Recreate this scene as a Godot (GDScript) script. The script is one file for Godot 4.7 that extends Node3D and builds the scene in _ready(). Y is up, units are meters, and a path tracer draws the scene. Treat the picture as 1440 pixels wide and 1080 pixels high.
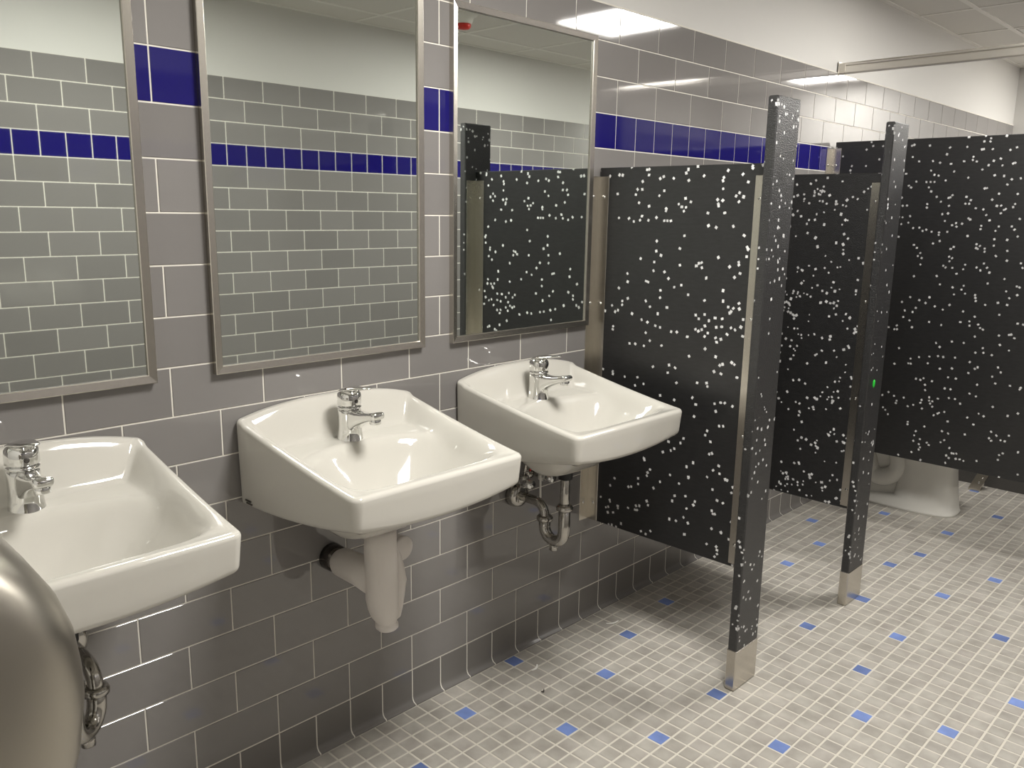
extends Node3D
# A school washroom: tiled wall with three basins and mirrors, speckled screens, mosaic floor.
# All positions are given in wall-tile units (one small tile = 0.108 m) and scaled by U.
const U := 0.108
const ROOM_X0 := -16.0
const ROOM_X1 := 51.4
const ROOM_Z1 := 21.94
const CEIL_Y := 22.5
const TILE_TOP := 19.0
const FT := 0.47
const CAM := Vector3(-10.911, 13.137, 16.111)
const CAM_F := 1176.2

var rng := RandomNumberGenerator.new()
var cam_basis: Basis
var M := {}
var taken := {}

func V(x: float, y: float, z: float) -> Vector3:
	return Vector3(x, y, z) * U

# ---------------------------------------------------------------- nodes
func numbered(called: String) -> String:
	var n: int = taken.get(called, 0)
	taken[called] = n + 1
	return called if n == 0 else "%s_%03d" % [called, n]

func tag(o: Node, label: String, category: String, group := "", kind := "") -> void:
	o.set_meta("label", label)
	o.set_meta("category", category)
	if group != "":
		o.set_meta("group", group)
	if kind != "":
		o.set_meta("kind", kind)

func thing(called: String, at: Vector3, label: String, category: String, group := "", kind := "") -> Node3D:
	var o := Node3D.new()
	o.name = numbered(called)
	add_child(o)
	o.position = at
	tag(o, label, category, group, kind)
	return o

func put(mesh: Mesh, called: String, mat: Material, parent: Node, at := Vector3.ZERO, label := "") -> MeshInstance3D:
	var o := MeshInstance3D.new()
	o.name = called
	o.mesh = mesh
	if mat != null:
		o.material_override = mat
	o.cast_shadow = GeometryInstance3D.SHADOW_CASTING_SETTING_ON
	parent.add_child(o, true)
	o.position = at
	if label != "":
		o.set_meta("label", label)
	return o

func start() -> SurfaceTool:
	var st := SurfaceTool.new()
	st.begin(Mesh.PRIMITIVE_TRIANGLES)
	st.set_smooth_group(-1)
	return st

func done(st: SurfaceTool, smooth := false) -> ArrayMesh:
	if smooth:
		st.index()
	st.generate_normals()
	return st.commit()

# a quad seen from the side where a,b,c,d run clockwise
func quad(st: SurfaceTool, a: Vector3, b: Vector3, c: Vector3, d: Vector3) -> void:
	st.add_vertex(a); st.add_vertex(b); st.add_vertex(c)
	st.add_vertex(a); st.add_vertex(c); st.add_vertex(d)

func quad_n(st: SurfaceTool, a: Vector3, b: Vector3, c: Vector3, d: Vector3, out: Vector3) -> void:
	# clockwise as seen from outside: normal by right hand points inwards
	if (b - a).cross(c - a).dot(out) > 0.0:
		quad(st, a, d, c, b)
	else:
		quad(st, a, b, c, d)

# box from lo to hi with chamfered edges
func add_box(st: SurfaceTool, lo: Vector3, hi: Vector3, ch := 0.0) -> void:
	var c := (lo + hi) * 0.5
	var h := (hi - lo) * 0.5
	ch = min(ch, min(h.x, min(h.y, h.z)) * 0.9)
	for ax in 3:
		var u := (ax + 1) % 3
		var v := (ax + 2) % 3
		for s in [-1.0, 1.0]:
			var p := []
			for k in [[-1, -1], [1, -1], [1, 1], [-1, 1]]:
				var q := Vector3.ZERO
				q[ax] = h[ax] * s
				q[u] = (h[u] - ch) * k[0]
				q[v] = (h[v] - ch) * k[1]
				p.append(c + q)
			var n := Vector3.ZERO
			n[ax] = s
			quad_n(st, p[0], p[1], p[2], p[3], n)
	if ch <= 0.0:
		return
	for ax in 3:       # edges along ax
		var u := (ax + 1) % 3
		var v := (ax + 2) % 3
		for su in [-1.0, 1.0]:
			for sv in [-1.0, 1.0]:
				var p := []
				for k in [[-1, 0], [1, 0], [1, 1], [-1, 1]]:
					var q := Vector3.ZERO
					q[ax] = (h[ax] - ch) * k[0]
					q[u] = (h[u] if k[1] == 0 else h[u] - ch) * su
					q[v] = (h[v] - ch if k[1] == 0 else h[v]) * sv
					p.append(c + q)
				var n := Vector3.ZERO
				n[u] = su
				n[v] = sv
				quad_n(st, p[0], p[1], p[2], p[3], n)
	for sx in [-1.0, 1.0]:
		for sy in [-1.0, 1.0]:
			for sz in [-1.0, 1.0]:
				var a := c + Vector3(h.x * sx, (h.y - ch) * sy, (h.z - ch) * sz)
				var b := c + Vector3((h.x - ch) * sx, h.y * sy, (h.z - ch) * sz)
				var d := c + Vector3((h.x - ch) * sx, (h.y - ch) * sy, h.z * sz)
				if (b - a).cross(d - a).dot(Vector3(sx, sy, sz)) > 0.0:
					st.add_vertex(a); st.add_vertex(d); st.add_vertex(b)
				else:
					st.add_vertex(a); st.add_vertex(b); st.add_vertex(d)

func box_mesh(lo: Vector3, hi: Vector3, ch := 0.0) -> ArrayMesh:
	var st := start()
	add_box(st, lo, hi, ch)
	return done(st)

# surface through rings of equal point count; rings ordered so that the outside is seen clockwise when flip is false
func add_rings(st: SurfaceTool, rings: Array, closed := true, flip := false, cap0 := false, cap1 := false) -> void:
	var n: int = rings[0].size()
	for r in rings.size() - 1:
		var A: Array = rings[r]
		var B: Array = rings[r + 1]
		for i in (n if closed else n - 1):
			var j := (i + 1) % n
			if flip:
				quad(st, A[i], A[j], B[j], B[i])
			else:
				quad(st, A[i], B[i], B[j], A[j])
	for e in 2:
		if (e == 0 and not cap0) or (e == 1 and not cap1):
			continue
		var R: Array = rings[0] if e == 0 else rings[rings.size() - 1]
		var c := Vector3.ZERO
		for q in R:
			c += q
		c /= n
		for i in n:
			var j := (i + 1) % n
			if (e == 0) != flip:
				st.add_vertex(c); st.add_vertex(R[i]); st.add_vertex(R[j])
			else:
				st.add_vertex(c); st.add_vertex(R[j]); st.add_vertex(R[i])

# solid of revolution about +y; profile of [radius, y] from bottom to top
func lathe(profile: Array, seg := 24, squash := Vector2.ONE) -> Array:
	var rings := []
	for p in profile:
		var ring := []
		for i in seg:
			var a := TAU * i / seg
			ring.append(Vector3(cos(a) * p[0] * squash.x, p[1], sin(a) * p[0] * squash.y) * U)
		rings.append(ring)
	return rings

func lathe_mesh(profile: Array, seg := 24, squash := Vector2.ONE) -> ArrayMesh:
	var st := start()
	st.set_smooth_group(0)
	add_rings(st, lathe(profile, seg, squash), true, false, true, true)
	return done(st)

# tube swept along points (in units); radius may be a number or a list
func tube_rings(path: Array, radius, seg := 16) -> Array:
	var rings := []
	var n := path.size()
	var ref := Vector3.ZERO
	for i in n:
		var d: Vector3 = (path[min(i + 1, n - 1)] - path[max(i - 1, 0)]).normalized()
		if ref == Vector3.ZERO:
			ref = Vector3.RIGHT if abs(d.x) < 0.8 else Vector3.UP
		var u := (ref - d * ref.dot(d)).normalized()
		ref = u
		var v := d.cross(u)
		var r: float = radius[i] if radius is Array else radius
		var ring := []
		for k in seg:
			var a := TAU * k / seg
			ring.append((path[i] + (u * cos(a) + v * sin(a)) * r) * U)
		rings.append(ring)
	return rings

func add_tube(st: SurfaceTool, path: Array, radius, seg := 16) -> void:
	add_rings(st, tube_rings(path, radius, seg), true, true, true, true)

func tube_mesh(path: Array, radius, seg := 16) -> ArrayMesh:
	var st := start()
	st.set_smooth_group(0)
	add_tube(st, path, radius, seg)
	return done(st)

func curve_through(pts: Array) -> Array:
	var out := []
	for i in pts.size() - 1:
		var a: Vector3 = pts[max(i - 1, 0)]
		var d: Vector3 = pts[min(i + 2, pts.size() - 1)]
		for k in 5:
			out.append(pts[i].cubic_interpolate(pts[i + 1], a, d, k / 5.0))
	out.append(pts[pts.size() - 1])
	return out

func arc(c: Vector3, a: Vector3, b: Vector3, r: float, t0: float, t1: float, n: int) -> Array:
	var out := []
	for i in n + 1:
		var t := lerpf(t0, t1, float(i) / n)
		out.append(c + (a * cos(t) + b * sin(t)) * r)
	return out

func smooth(a: float, b: float, x: float) -> float:
	var t := clampf((x - a) / (b - a), 0.0, 1.0)
	return t * t * (3.0 - 2.0 * t)

func pixel(p: Vector3) -> Vector3:          # p in units; x, y in pixels and depth, for choosing what shows largest
	var d := (p - CAM) * cam_basis
	if d.z > -0.5:
		return Vector3(-9999, -9999, 1e9)
	return Vector3(720 + CAM_F * d.x / -d.z, 540 - CAM_F * d.y / -d.z, -d.z)

func in_frame(p: Vector3, margin := 40.0) -> bool:
	var q := pixel(p)
	return q.x > -margin and q.x < 1440 + margin and q.y > -margin and q.y < 1080 + margin

# ---------------------------------------------------------------- materials
func mat(c: Color, rough: float, metal := 0.0, spec := 0.5) -> StandardMaterial3D:
	var m := StandardMaterial3D.new()
	m.albedo_color = c
	m.roughness = rough
	m.metallic = metal
	m.metallic_specular = spec
	return m

func c8(r: float, g: float, b: float) -> Color:
	return Color(r / 255.0, g / 255.0, b / 255.0)

func noise_image(size: int, freq: float, oct: int, sd: int) -> Image:
	var n := FastNoiseLite.new()
	n.seed = sd
	n.noise_type = FastNoiseLite.TYPE_SIMPLEX_SMOOTH
	n.frequency = freq
	n.fractal_octaves = oct
	var im := n.get_seamless_image(size, size)
	im.convert(Image.FORMAT_L8)
	return im

func ramp_texture(im: Image, lo: Color, hi: Color, gamma := 1.0) -> ImageTexture:
	var w := im.get_width()
	var h := im.get_height()
	var src := im.get_data()
	var out := PackedByteArray()
	out.resize(w * h * 3)
	for i in w * h:
		var t := pow(src[i] / 255.0, gamma)
		out[i * 3] = int(255 * lerpf(lo.r, hi.r, t))
		out[i * 3 + 1] = int(255 * lerpf(lo.g, hi.g, t))
		out[i * 3 + 2] = int(255 * lerpf(lo.b, hi.b, t))
	return ImageTexture.create_from_image(Image.create_from_data(w, h, false, Image.FORMAT_RGB8, out))

func normal_texture(im: Image, strength: float) -> ImageTexture:
	var n: Image = im.duplicate()
	n.convert(Image.FORMAT_RGBA8)
	n.bump_map_to_normal_map(strength)
	return ImageTexture.create_from_image(n)

const FLECK_PX := 1280
const FLECK_M := 1.5
func fleck_texture(per_m2: float, size_mm: float, sd: int) -> ImageTexture:
	var g := RandomNumberGenerator.new()
	g.seed = sd
	var w := FLECK_PX
	var out := PackedByteArray()
	out.resize(w * w * 3)
	var row := noise_image(512, 0.05, 3, sd)
	var rd := row.get_data()
	for y in w:
		for x in w:
			var t := rd[(y * 2 % 512) * 512 + (x / 2) % 512]
			var k := int(31 + (t - 128) * 0.05 + g.randf_range(-3.0, 3.0))
			var i := (y * w + x) * 3
			out[i] = k
			out[i + 1] = k
			out[i + 2] = k + 1
	var ppm := w / FLECK_M
	var total := int(per_m2 * FLECK_M * FLECK_M)
	var made := 0
	while made < total:
		var cx := g.randf() * w
		var cy := g.randf() * w
		var cluster := 1 if g.randf() < 0.72 else g.randi_range(2, 5)
		for c in cluster:
			var px := cx + (g.randfn() * 42.0 if c else 0.0)
			var py := cy + (g.randfn() * 34.0 if c else 0.0)
			var hs := size_mm * 0.001 * ppm * 0.5 * g.randf_range(0.55, 1.1)
			var hw := hs * g.randf_range(0.8, 1.25)
			var ang := g.randf() * PI
			var ca := cos(ang)
			var sa := sin(ang)
			var v := int(g.randf_range(205, 240))
			var R := int(ceil(max(hs, hw) * 1.5))
			for dy in range(-R, R + 1):
				for dx in range(-R, R + 1):
					if abs(dx * ca + dy * sa) <= hw and abs(-dx * sa + dy * ca) <= hs:
						var ix := posmod(int(px) + dx, w)
						var iy := posmod(int(py) + dy, w)
						var i := (iy * w + ix) * 3
						out[i] = v
						out[i + 1] = v
						out[i + 2] = v
			made += 1
	return ImageTexture.create_from_image(Image.create_from_data(w, w, false, Image.FORMAT_RGB8, out))

# where the flecks sit on the first screen and on the stall panel: distance from the wall, height (hundredths of a unit)
const FLECKS_SCREEN := [0,1435,118,1442,75,1422,87,1421,41,1419,172,1434,180,1435,180,1420,159,1402,142,1380,159,1380,137,1365,149,1343,185,1333,71,1367,218,1409,229,1414,263,1409,234,1376,218,1362,309,1432,302,1423,312,1403,338,1439,359,1414,305,1355,322,1346,284,1339,294,1332,308,1331,301,1321,243,1327,243,1322,79,1299,116,1298,134,1289,162,1305,156,1294,185,1294,212,1302,239,1294,249,1294,261,1294,431,1427,419,1409,417,1401,419,1380,405,1352,420,1350,408,1340,409,1335,377,1316,428,1318,382,1283,406,1279,457,1283,474,1416,500,1436,501,1431,491,1397,468,1370,459,1361,481,1359,468,1347,308,1254,490,1260,217,1236,295,1219,217,1208,234,1197,164,1184,212,1177,501,1230,505,1225,501,1206,418,1200,211,1152,298,1173,351,1174,359,1181,367,1183,369,1170,248,1151,453,1177,480,1190,481,1183,486,1161,470,1150,385,1142,263,1133,119,1138,121,1114,187,1121,194,1119,307,1117,284,1110,90,1094,238,1098,331,1092,439,1112,238,1077,124,1065,104,1056,105,1045,189,1063,384,1081,441,1084,67,1039,90,1027,80,1022,41,1021,142,1022,233,1030,263,1051,205,1048,489,1082,458,1070,473,1067,491,1067,463,1054,467,1058,177,1007,198,1002,359,1038,369,1029,387,1043,401,1027,420,1036,442,1036,505,1040,74,977,73,967,243,991,226,995,390,1011,425,1011,442,1014,470,1014,499,1020,483,1010,381,1000,370,995,361,999,400,993,391,982,194,971,282,983,300,984,336,975,425,982,429,971,442,980,460,996,507,996,210,949,138,932,159,933,190,931,251,939,395,948,345,921,429,930,480,921,488,916,444,908,452,912,225,874,281,886,301,881,277,863,42,840,80,838,81,831,125,829,172,834,195,818,165,808,427,888,449,885,498,882,309,838,376,849,407,853,410,844,256,792,305,787,364,804,376,786,436,799,455,805,467,806,491,801,441,778,373,751,455,738,467,740,418,717,413,704,431,688,343,680,334,664,293,660,314,644,302,635,275,625,429,652,438,656,210,591,212,586,379,615,359,599,462,625,445,608,427,584,466,603,234,561,225,550,223,539,192,524,103,503,88,476,367,570,367,567,305,561,271,532,193,506,168,491,158,488,485,590,491,589,337,543,249,507,447,552,510,574,507,557,52,429,88,428,90,423,361,510,324,502,317,484,393,502,389,490,464,524,483,521,227,460,233,449,201,438,189,435,187,422,194,423,120,416,121,409,74,400,84,404,83,385,103,390,160,421,367,474,449,489,453,481,460,482,311,426,334,427,359,445,374,431,88,347,100,348,117,346,136,362,452,436,483,434,212,359,246,370,512,473,143,339,164,336,196,339,229,355,365,394,336,334,440,386,471,387,474,378,475,366,468,356,484,432,509,421,521,336,525,348,481,332]
const FLECKS_STALL := [536,1616,595,1618,613,1609,591,1599,612,1598,665,1615,330,1593,338,1597,398,1591,473,1581,534,1581,586,1570,592,1571,624,1569,683,1564,704,1573,464,1556,337,1550,560,1543,559,1532,574,1526,529,1528,415,1532,442,1525,483,1520,363,1532,632,1527,655,1534,699,1515,705,1517,616,1511,663,1509,597,1496,412,1496,427,1479,442,1476,498,1490,318,1485,471,1457,551,1466,641,1474,674,1471,701,1458,730,1461,688,1439,361,1454,400,1452,415,1452,430,1452,411,1431,422,1415,334,1438,344,1431,613,1426,621,1427,445,1394,462,1376,488,1390,495,1392,502,1401,311,1391,319,1359,335,1360,412,1366,412,1353,493,1360,553,1394,570,1382,552,1368,565,1368,590,1352,664,1406,727,1405,644,1384,662,1361,677,1362,688,1347,693,1350,679,1334,723,1368,717,1357,617,1348,630,1327,643,1307,473,1328,494,1331,485,1302,570,1313,576,1309,513,1286,527,1295,530,1281,549,1292,308,1314,323,1313,352,1318,321,1286,348,1292,368,1272,392,1274,406,1261,420,1266,440,1259,469,1257,468,1248,499,1260,617,1286,616,1274,678,1285,668,1268,722,1286,732,1275,745,1314,746,1250,315,1235,574,1247,475,1224,451,1213,668,1237,670,1213,712,1236,717,1196,379,1205,391,1193,407,1174,399,1161,414,1154,412,1128,529,1203,519,1195,609,1216,622,1210,609,1202,615,1199,639,1201,640,1189,516,1164,528,1159,520,1147,681,1175,721,1159,768,1152,776,1135,499,1128,508,1122,533,1122,551,1100,578,1136,573,1118,620,1128,634,1117,644,1145,656,1129,666,1111,392,1080,479,1086,721,1090,495,1054,542,1046,582,1055,576,1039,590,1025,551,1018,665,1070,732,1044,746,1019,771,1033,765,1065,775,1062,627,1022,629,1011,631,999,710,1000,387,995,357,973,424,985,461,1000,449,976,357,972,423,985,449,976,413,953,485,965,539,976,632,1000,666,987,709,999,741,993,372,938,403,935,516,955,591,955,368,911,395,900,635,938,720,954,471,901,586,912,517,893,619,918,621,902,651,909,659,897,670,891,785,927,804,925,347,874,338,857,349,858,407,873,314,863,645,861,728,875,761,881,769,883,781,871,506,820,522,805,564,832,608,832,735,839,365,781,678,820,682,802,654,799,768,822,712,797,415,743,448,754,487,761,520,767,539,766,583,769,409,723,419,723,484,733,354,713,532,717,577,725,638,759,659,735,669,742,638,715,739,752,751,734,446,663,463,661,475,669,566,687,596,686,508,662,724,713,737,688,675,674,788,687,823,679,825,685,483,643,486,622,559,640,581,640,652,634,676,627,319,574,342,590,366,578,406,577,379,559,377,549,477,579,474,566,505,595,506,581,519,580,511,570,538,595,579,604,602,604,623,588,426,543,447,553,482,543,521,558,327,522,337,512,350,496,530,524,543,533,549,537,569,544,655,537,694,560,712,553,739,596,795,569,828,585,585,508,433,478,433,467,500,471,680,513,469,445,464,426,569,464,592,459,654,467,746,497,765,485,741,470,750,461,782,469,797,468,808,493,463,402,488,414,486,392,492,380,488,370,516,405,525,397,569,417,581,429,461,353,410,330,500,327,604,401,614,381,622,381,632,383,596,367,606,359,632,361,647,362,661,359,596,336,708,370,784,410,796,419,782,390,847,435,793,322,856,348]

func fleck_sheet(list: Array, z0: float, z1: float, y0: float, y1: float, sd: int) -> ImageTexture:
	var ppu := 96.0
	var w := int((z1 - z0) * ppu)
	var h := int((y1 - y0) * ppu)
	var g := RandomNumberGenerator.new()
	g.seed = sd
	var rd := noise_image(512, 0.05, 3, sd).get_data()
	var out := PackedByteArray()
	out.resize(w * h * 3)
	for y in h:
		for x in w:
			var t := rd[(y * 2 % 512) * 512 + (x / 2) % 512]
			var k := int(31 + (t - 128) * 0.05 + g.randf_range(-3.0, 3.0))
			var i := (y * w + x) * 3
			out[i] = k
			out[i + 1] = k
			out[i + 2] = k + 1
	var flecks := list.duplicate()
	var zmax := 0
	for n in range(0, list.size(), 2):
		zmax = max(zmax, list[n])
	# beyond the part that shows, the same scatter goes on
	var extra := int((z1 * 100.0 - zmax) / 100.0 * (y1 - y0) * 2.6)
	for n in max(0, extra):
		flecks.append(g.randi_range(zmax, int(z1 * 100)))
		flecks.append(g.randi_range(int(y0 * 100), int(y1 * 100)))
	var zmin := 1000
	for n in range(0, list.size(), 2):
		zmin = min(zmin, list[n])
	for n in max(0, int((zmin / 100.0 - z0) * (y1 - y0) * 3.2)):
		flecks.append(g.randi_range(int(z0 * 100) + 5, zmin))
		flecks.append(g.randi_range(int(y0 * 100), int(y1 * 100) - 6))
	for n in range(0, flecks.size(), 2):
		var px: float = (flecks[n] / 100.0 - z0) * ppu
		var py: float = (y1 - flecks[n + 1] / 100.0) * ppu
		var hs := g.randf_range(3.1, 4.3)
		var hw := g.randf_range(3.1, 4.3)
		var ang := g.randf() * PI
		var v := int(g.randf_range(208, 238))
		for dy in range(-6, 7):
			for dx in range(-6, 7):
				if abs(dx * cos(ang) + dy * sin(ang)) <= hw and abs(-dx * sin(ang) + dy * cos(ang)) <= hs:
					var ix := int(px) + dx
					var iy := int(py) + dy
					if ix >= 0 and iy >= 0 and ix < w and iy < h:
						var i := (iy * w + ix) * 3
						out[i] = v
						out[i + 1] = v
						out[i + 2] = v
	return ImageTexture.create_from_image(Image.create_from_data(w, h, false, Image.FORMAT_RGB8, out))

# a panel standing in the plane x = const with its sheet laid over both faces
func panel_mesh(hx: float, y0: float, y1: float, z0: float, z1: float) -> ArrayMesh:
	var src := box_mesh(V(-hx, y0, z0), V(hx, y1, z1), 0.002)
	var arr := src.surface_get_arrays(0)
	var uv := PackedVector2Array()
	for p in arr[Mesh.ARRAY_VERTEX]:
		uv.append(Vector2((p.z / U - z0) / (z1 - z0), (y1 - p.y / U) / (y1 - y0)))
	arr[Mesh.ARRAY_TEX_UV] = uv
	var out := ArrayMesh.new()
	out.add_surface_from_arrays(Mesh.PRIMITIVE_TRIANGLES, arr)
	return out

func make_materials() -> void:
	# glazed wall tile, four close tones
	for i in 4:
		var d: float = [0.0, 2.0, -2.5, 4.0][i]
		M["tile%d" % i] = mat(c8(127 + d, 124 + d, 122 + d), 0.05, 0.0, 0.6)
	M.blue_tile = mat(c8(25, 20, 98), 0.07, 0.0, 0.5)
	M.grout = mat(c8(226, 222, 212), 0.85)
	M.cove = mat(c8(118, 115, 112), 0.2, 0.0, 0.5)
	M.paint = mat(c8(206, 204, 200), 0.6)
	M.ceiling = mat(c8(214, 211, 205), 0.9)
	M.tbar = mat(c8(228, 225, 219), 0.5)
	# floor mosaic: dusty patches over tone variation carried by the tiles
	var dust := noise_image(1024, 0.011, 6, 11)
	M.floor_tile = mat(Color.WHITE, 0.5, 0.0, 0.4)
	M.floor_tile.vertex_color_use_as_albedo = true
	M.floor_tile.albedo_texture = ramp_texture(dust, c8(212, 209, 203), c8(255, 253, 248), 1.0)
	M.floor_tile.uv1_triplanar = true
	M.floor_tile.uv1_world_triplanar = true
	M.floor_tile.uv1_scale = Vector3.ONE * 0.8
	M.floor_tile.normal_enabled = true
	M.floor_tile.normal_texture = normal_texture(noise_image(512, 0.08, 3, 5), 2.0)
	M.floor_tile.normal_scale = 0.1
	M.floor_grout = mat(c8(200, 195, 184), 0.9)
	M.porcelain = mat(c8(200, 197, 189), 0.07, 0.0, 0.5)
	M.porcelain.clearcoat_enabled = true
	M.porcelain.clearcoat = 0.4
	M.porcelain.clearcoat_roughness = 0.04
	M.toilet_china = mat(c8(226, 224, 217), 0.1)
	M.stall_tile = mat(c8(78, 76, 74), 0.3)
	M.chrome = mat(c8(222, 222, 220), 0.06, 1.0)
	M.dark_chrome = mat(c8(96, 92, 88), 0.2, 1.0)
	M.rail_steel = mat(c8(226, 222, 215), 0.34, 1.0)
	M.chrome_dull = mat(c8(185, 182, 176), 0.14, 1.0)
	M.steel = mat(c8(204, 199, 190), 0.27, 1.0)
	M.dryer = mat(c8(172, 167, 157), 0.33, 1.0)
	M.mirror = mat(c8(232, 238, 233), 0.015, 1.0)
	M.black = mat(c8(24, 24, 25), 0.5)
	M.vinyl = mat(c8(226, 220, 214), 0.55)
	M.red = mat(c8(205, 40, 30), 0.4)
	M.green = mat(c8(40, 200, 60), 0.5)
	M.white_plastic = mat(c8(230, 228, 222), 0.4)
	M.ink = mat(c8(60, 56, 52), 0.5)
	var grain := noise_image(1024, 0.4, 2, 21)
	var gn := normal_texture(grain, 1.5)
	var specs := {"dense": [820.0, 9.0, 47], "post": [470.0, 8.5, 63]}
	for k in specs:
		var m := mat(Color.WHITE, 0.4, 0.0, 0.6)
		m.albedo_texture = fleck_texture(specs[k][0], specs[k][1], specs[k][2])
		m.normal_enabled = true
		m.normal_texture = gn
		m.normal_scale = 0.7
		m.uv1_triplanar = true
		m.uv1_world_triplanar = true
		m.uv1_triplanar_sharpness = 8.0
		m.uv1_scale = Vector3.ONE / FLECK_M
		if k == "post":
			m.roughness = 0.4
			m.metallic_specular = 0.8
			m.normal_scale = 0.9
		M[k] = m
	for k in ["screen", "stall"]:
		var m := mat(Color.WHITE, 0.4, 0.0, 0.6)
		m.albedo_texture = fleck_sheet(FLECKS_SCREEN, 0.04, 5.56, 3.42, 14.43, 31) if k == "screen" else fleck_sheet(FLECKS_STALL, 0.18, 11.9, 3.18, 16.2, 59)
		M[k] = m
	M.diffuser = mat(c8(245, 243, 236), 0.5)
	M.diffuser.emission_enabled = true
	M.diffuser.emission = Color(1.0, 0.988, 0.965)
	M.diffuser.emission_energy_multiplier = 3.0

# ---------------------------------------------------------------- camera and light
const LIGHT_CELLS := [[-0.914, 8.29], [21.662, 8.29], [44.238, 8.29]]
const LIGHT_ENERGY := 3.2

func camera_and_light() -> void:
	cam_basis = Basis.from_euler(Vector3(-0.204016, -0.799881, 0.015929), EULER_ORDER_YXZ)
	var cam := Camera3D.new()
	cam.name = "camera"
	cam.fov = rad_to_deg(2.0 * atan(540.0 / CAM_F))
	cam.near = 0.03
	cam.far = 60.0
	add_child(cam)
	cam.transform = Transform3D(cam_basis, CAM * U)
	cam.current = true
	var we := WorldEnvironment.new()
	we.name = "environment"
	var e := Environment.new()
	e.background_mode = Environment.BG_COLOR
	e.background_color = Color(0.02, 0.02, 0.02)
	e.ambient_light_source = Environment.AMBIENT_SOURCE_DISABLED
	e.tonemap_mode = Environment.TONE_MAPPER_LINEAR
	e.tonemap_exposure = 1.5
	e.sdfgi_enabled = true
	e.ssao_enabled = true
	e.ssil_enabled = true
	we.environment = e
	add_child(we)
	for i in LIGHT_CELLS.size():
		ceiling_light(LIGHT_CELLS[i][0], LIGHT_CELLS[i][1], ["square recessed ceiling light above the basins", "square recessed ceiling light above the urinal screens", "square recessed ceiling light beyond the toilet stall"][i])

func ceiling_light(x0: float, z0: float, label: String) -> void:
	var s := 5.644
	var t := thing("ceiling_light", V(x0 + s / 2, CEIL_Y, z0 + s / 2), label, "light", "recessed ceiling lights")
	var h := s / 2 - 0.12
	var st := start()
	for k in 4:
		var a := V(-h, -0.03, -h)
		var b := V(h, 0.5, -h + 0.38)
		if k == 1: a = V(-h, -0.03, h - 0.38); b = V(h, 0.5, h)
		if k == 2: a = V(-h, -0.03, -h + 0.38); b = V(-h + 0.38, 0.5, h - 0.38)
		if k == 3: a = V(h - 0.38, -0.03, -h + 0.38); b = V(h, 0.5, h - 0.38)
		add_box(st, a, b, 0.001)
	put(done(st), "frame", M.tbar, t)
	var g := h - 0.38
	put(box_mesh(V(-g, 0.06, -g), V(g, 0.2, g)), "diffuser", M.diffuser, t)
	var l := AreaLight3D.new()
	l.name = "lamp"
	l.area_size = Vector2(2 * g, 2 * g) * U
	l.area_normalize_energy = true
	l.light_energy = LIGHT_ENERGY
	l.light_color = Color(1.0, 0.988, 0.965)
	l.shadow_enabled = true
	l.area_range = 12.0
	l.area_attenuation = 2.0
	t.add_child(l)
	l.position = V(0, 0.03, 0)
	l.rotation = Vector3(-PI / 2, 0, 0)

# ---------------------------------------------------------------- room
func struct(called: String, label: String, category: String) -> Node3D:
	return thing(called, Vector3.ZERO, label, category, "", "structure")

const MIRRORS := [[-9.82, -4.32], [-3.12, 2.39], [3.315, 8.82]]
const MIRROR_Y0 := 9.77
const MIRROR_Y1 := 18.05

func tile_st(st: SurfaceTool, w: float, h: float, c: Vector3, dir: float) -> void:
	# a tile's face and bevels in the plane z, facing dir; c is the centre of the face in units
	var b := 0.008
	var hw := w / 2
	var hh := h / 2
	var o := [[-hw, -hh], [hw, -hh], [hw, hh], [-hw, hh]]
	var A := []
	var B := []
	for q in o:
		A.append((c + Vector3(q[0] - sign(q[0]) * b, q[1] - sign(q[1]) * b, 0)) * U)
		B.append((c + Vector3(q[0], q[1], -dir * b)) * U)
	var C := []
	for q in o:
		C.append((c + Vector3(q[0], q[1], -dir * 0.06)) * U)
	quad_n(st, A[0], A[1], A[2], A[3], Vector3(0, 0, dir))
	for i in 4:
		var j := (i + 1) % 4
		var n := Vector3(o[i][0] + o[j][0], o[i][1] + o[j][1], dir)
		quad_n(st, A[i], A[j], B[j], B[i], n)
		quad_n(st, B[i], B[j], C[j], C[i], Vector3(n.x, n.y, 0))

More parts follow.
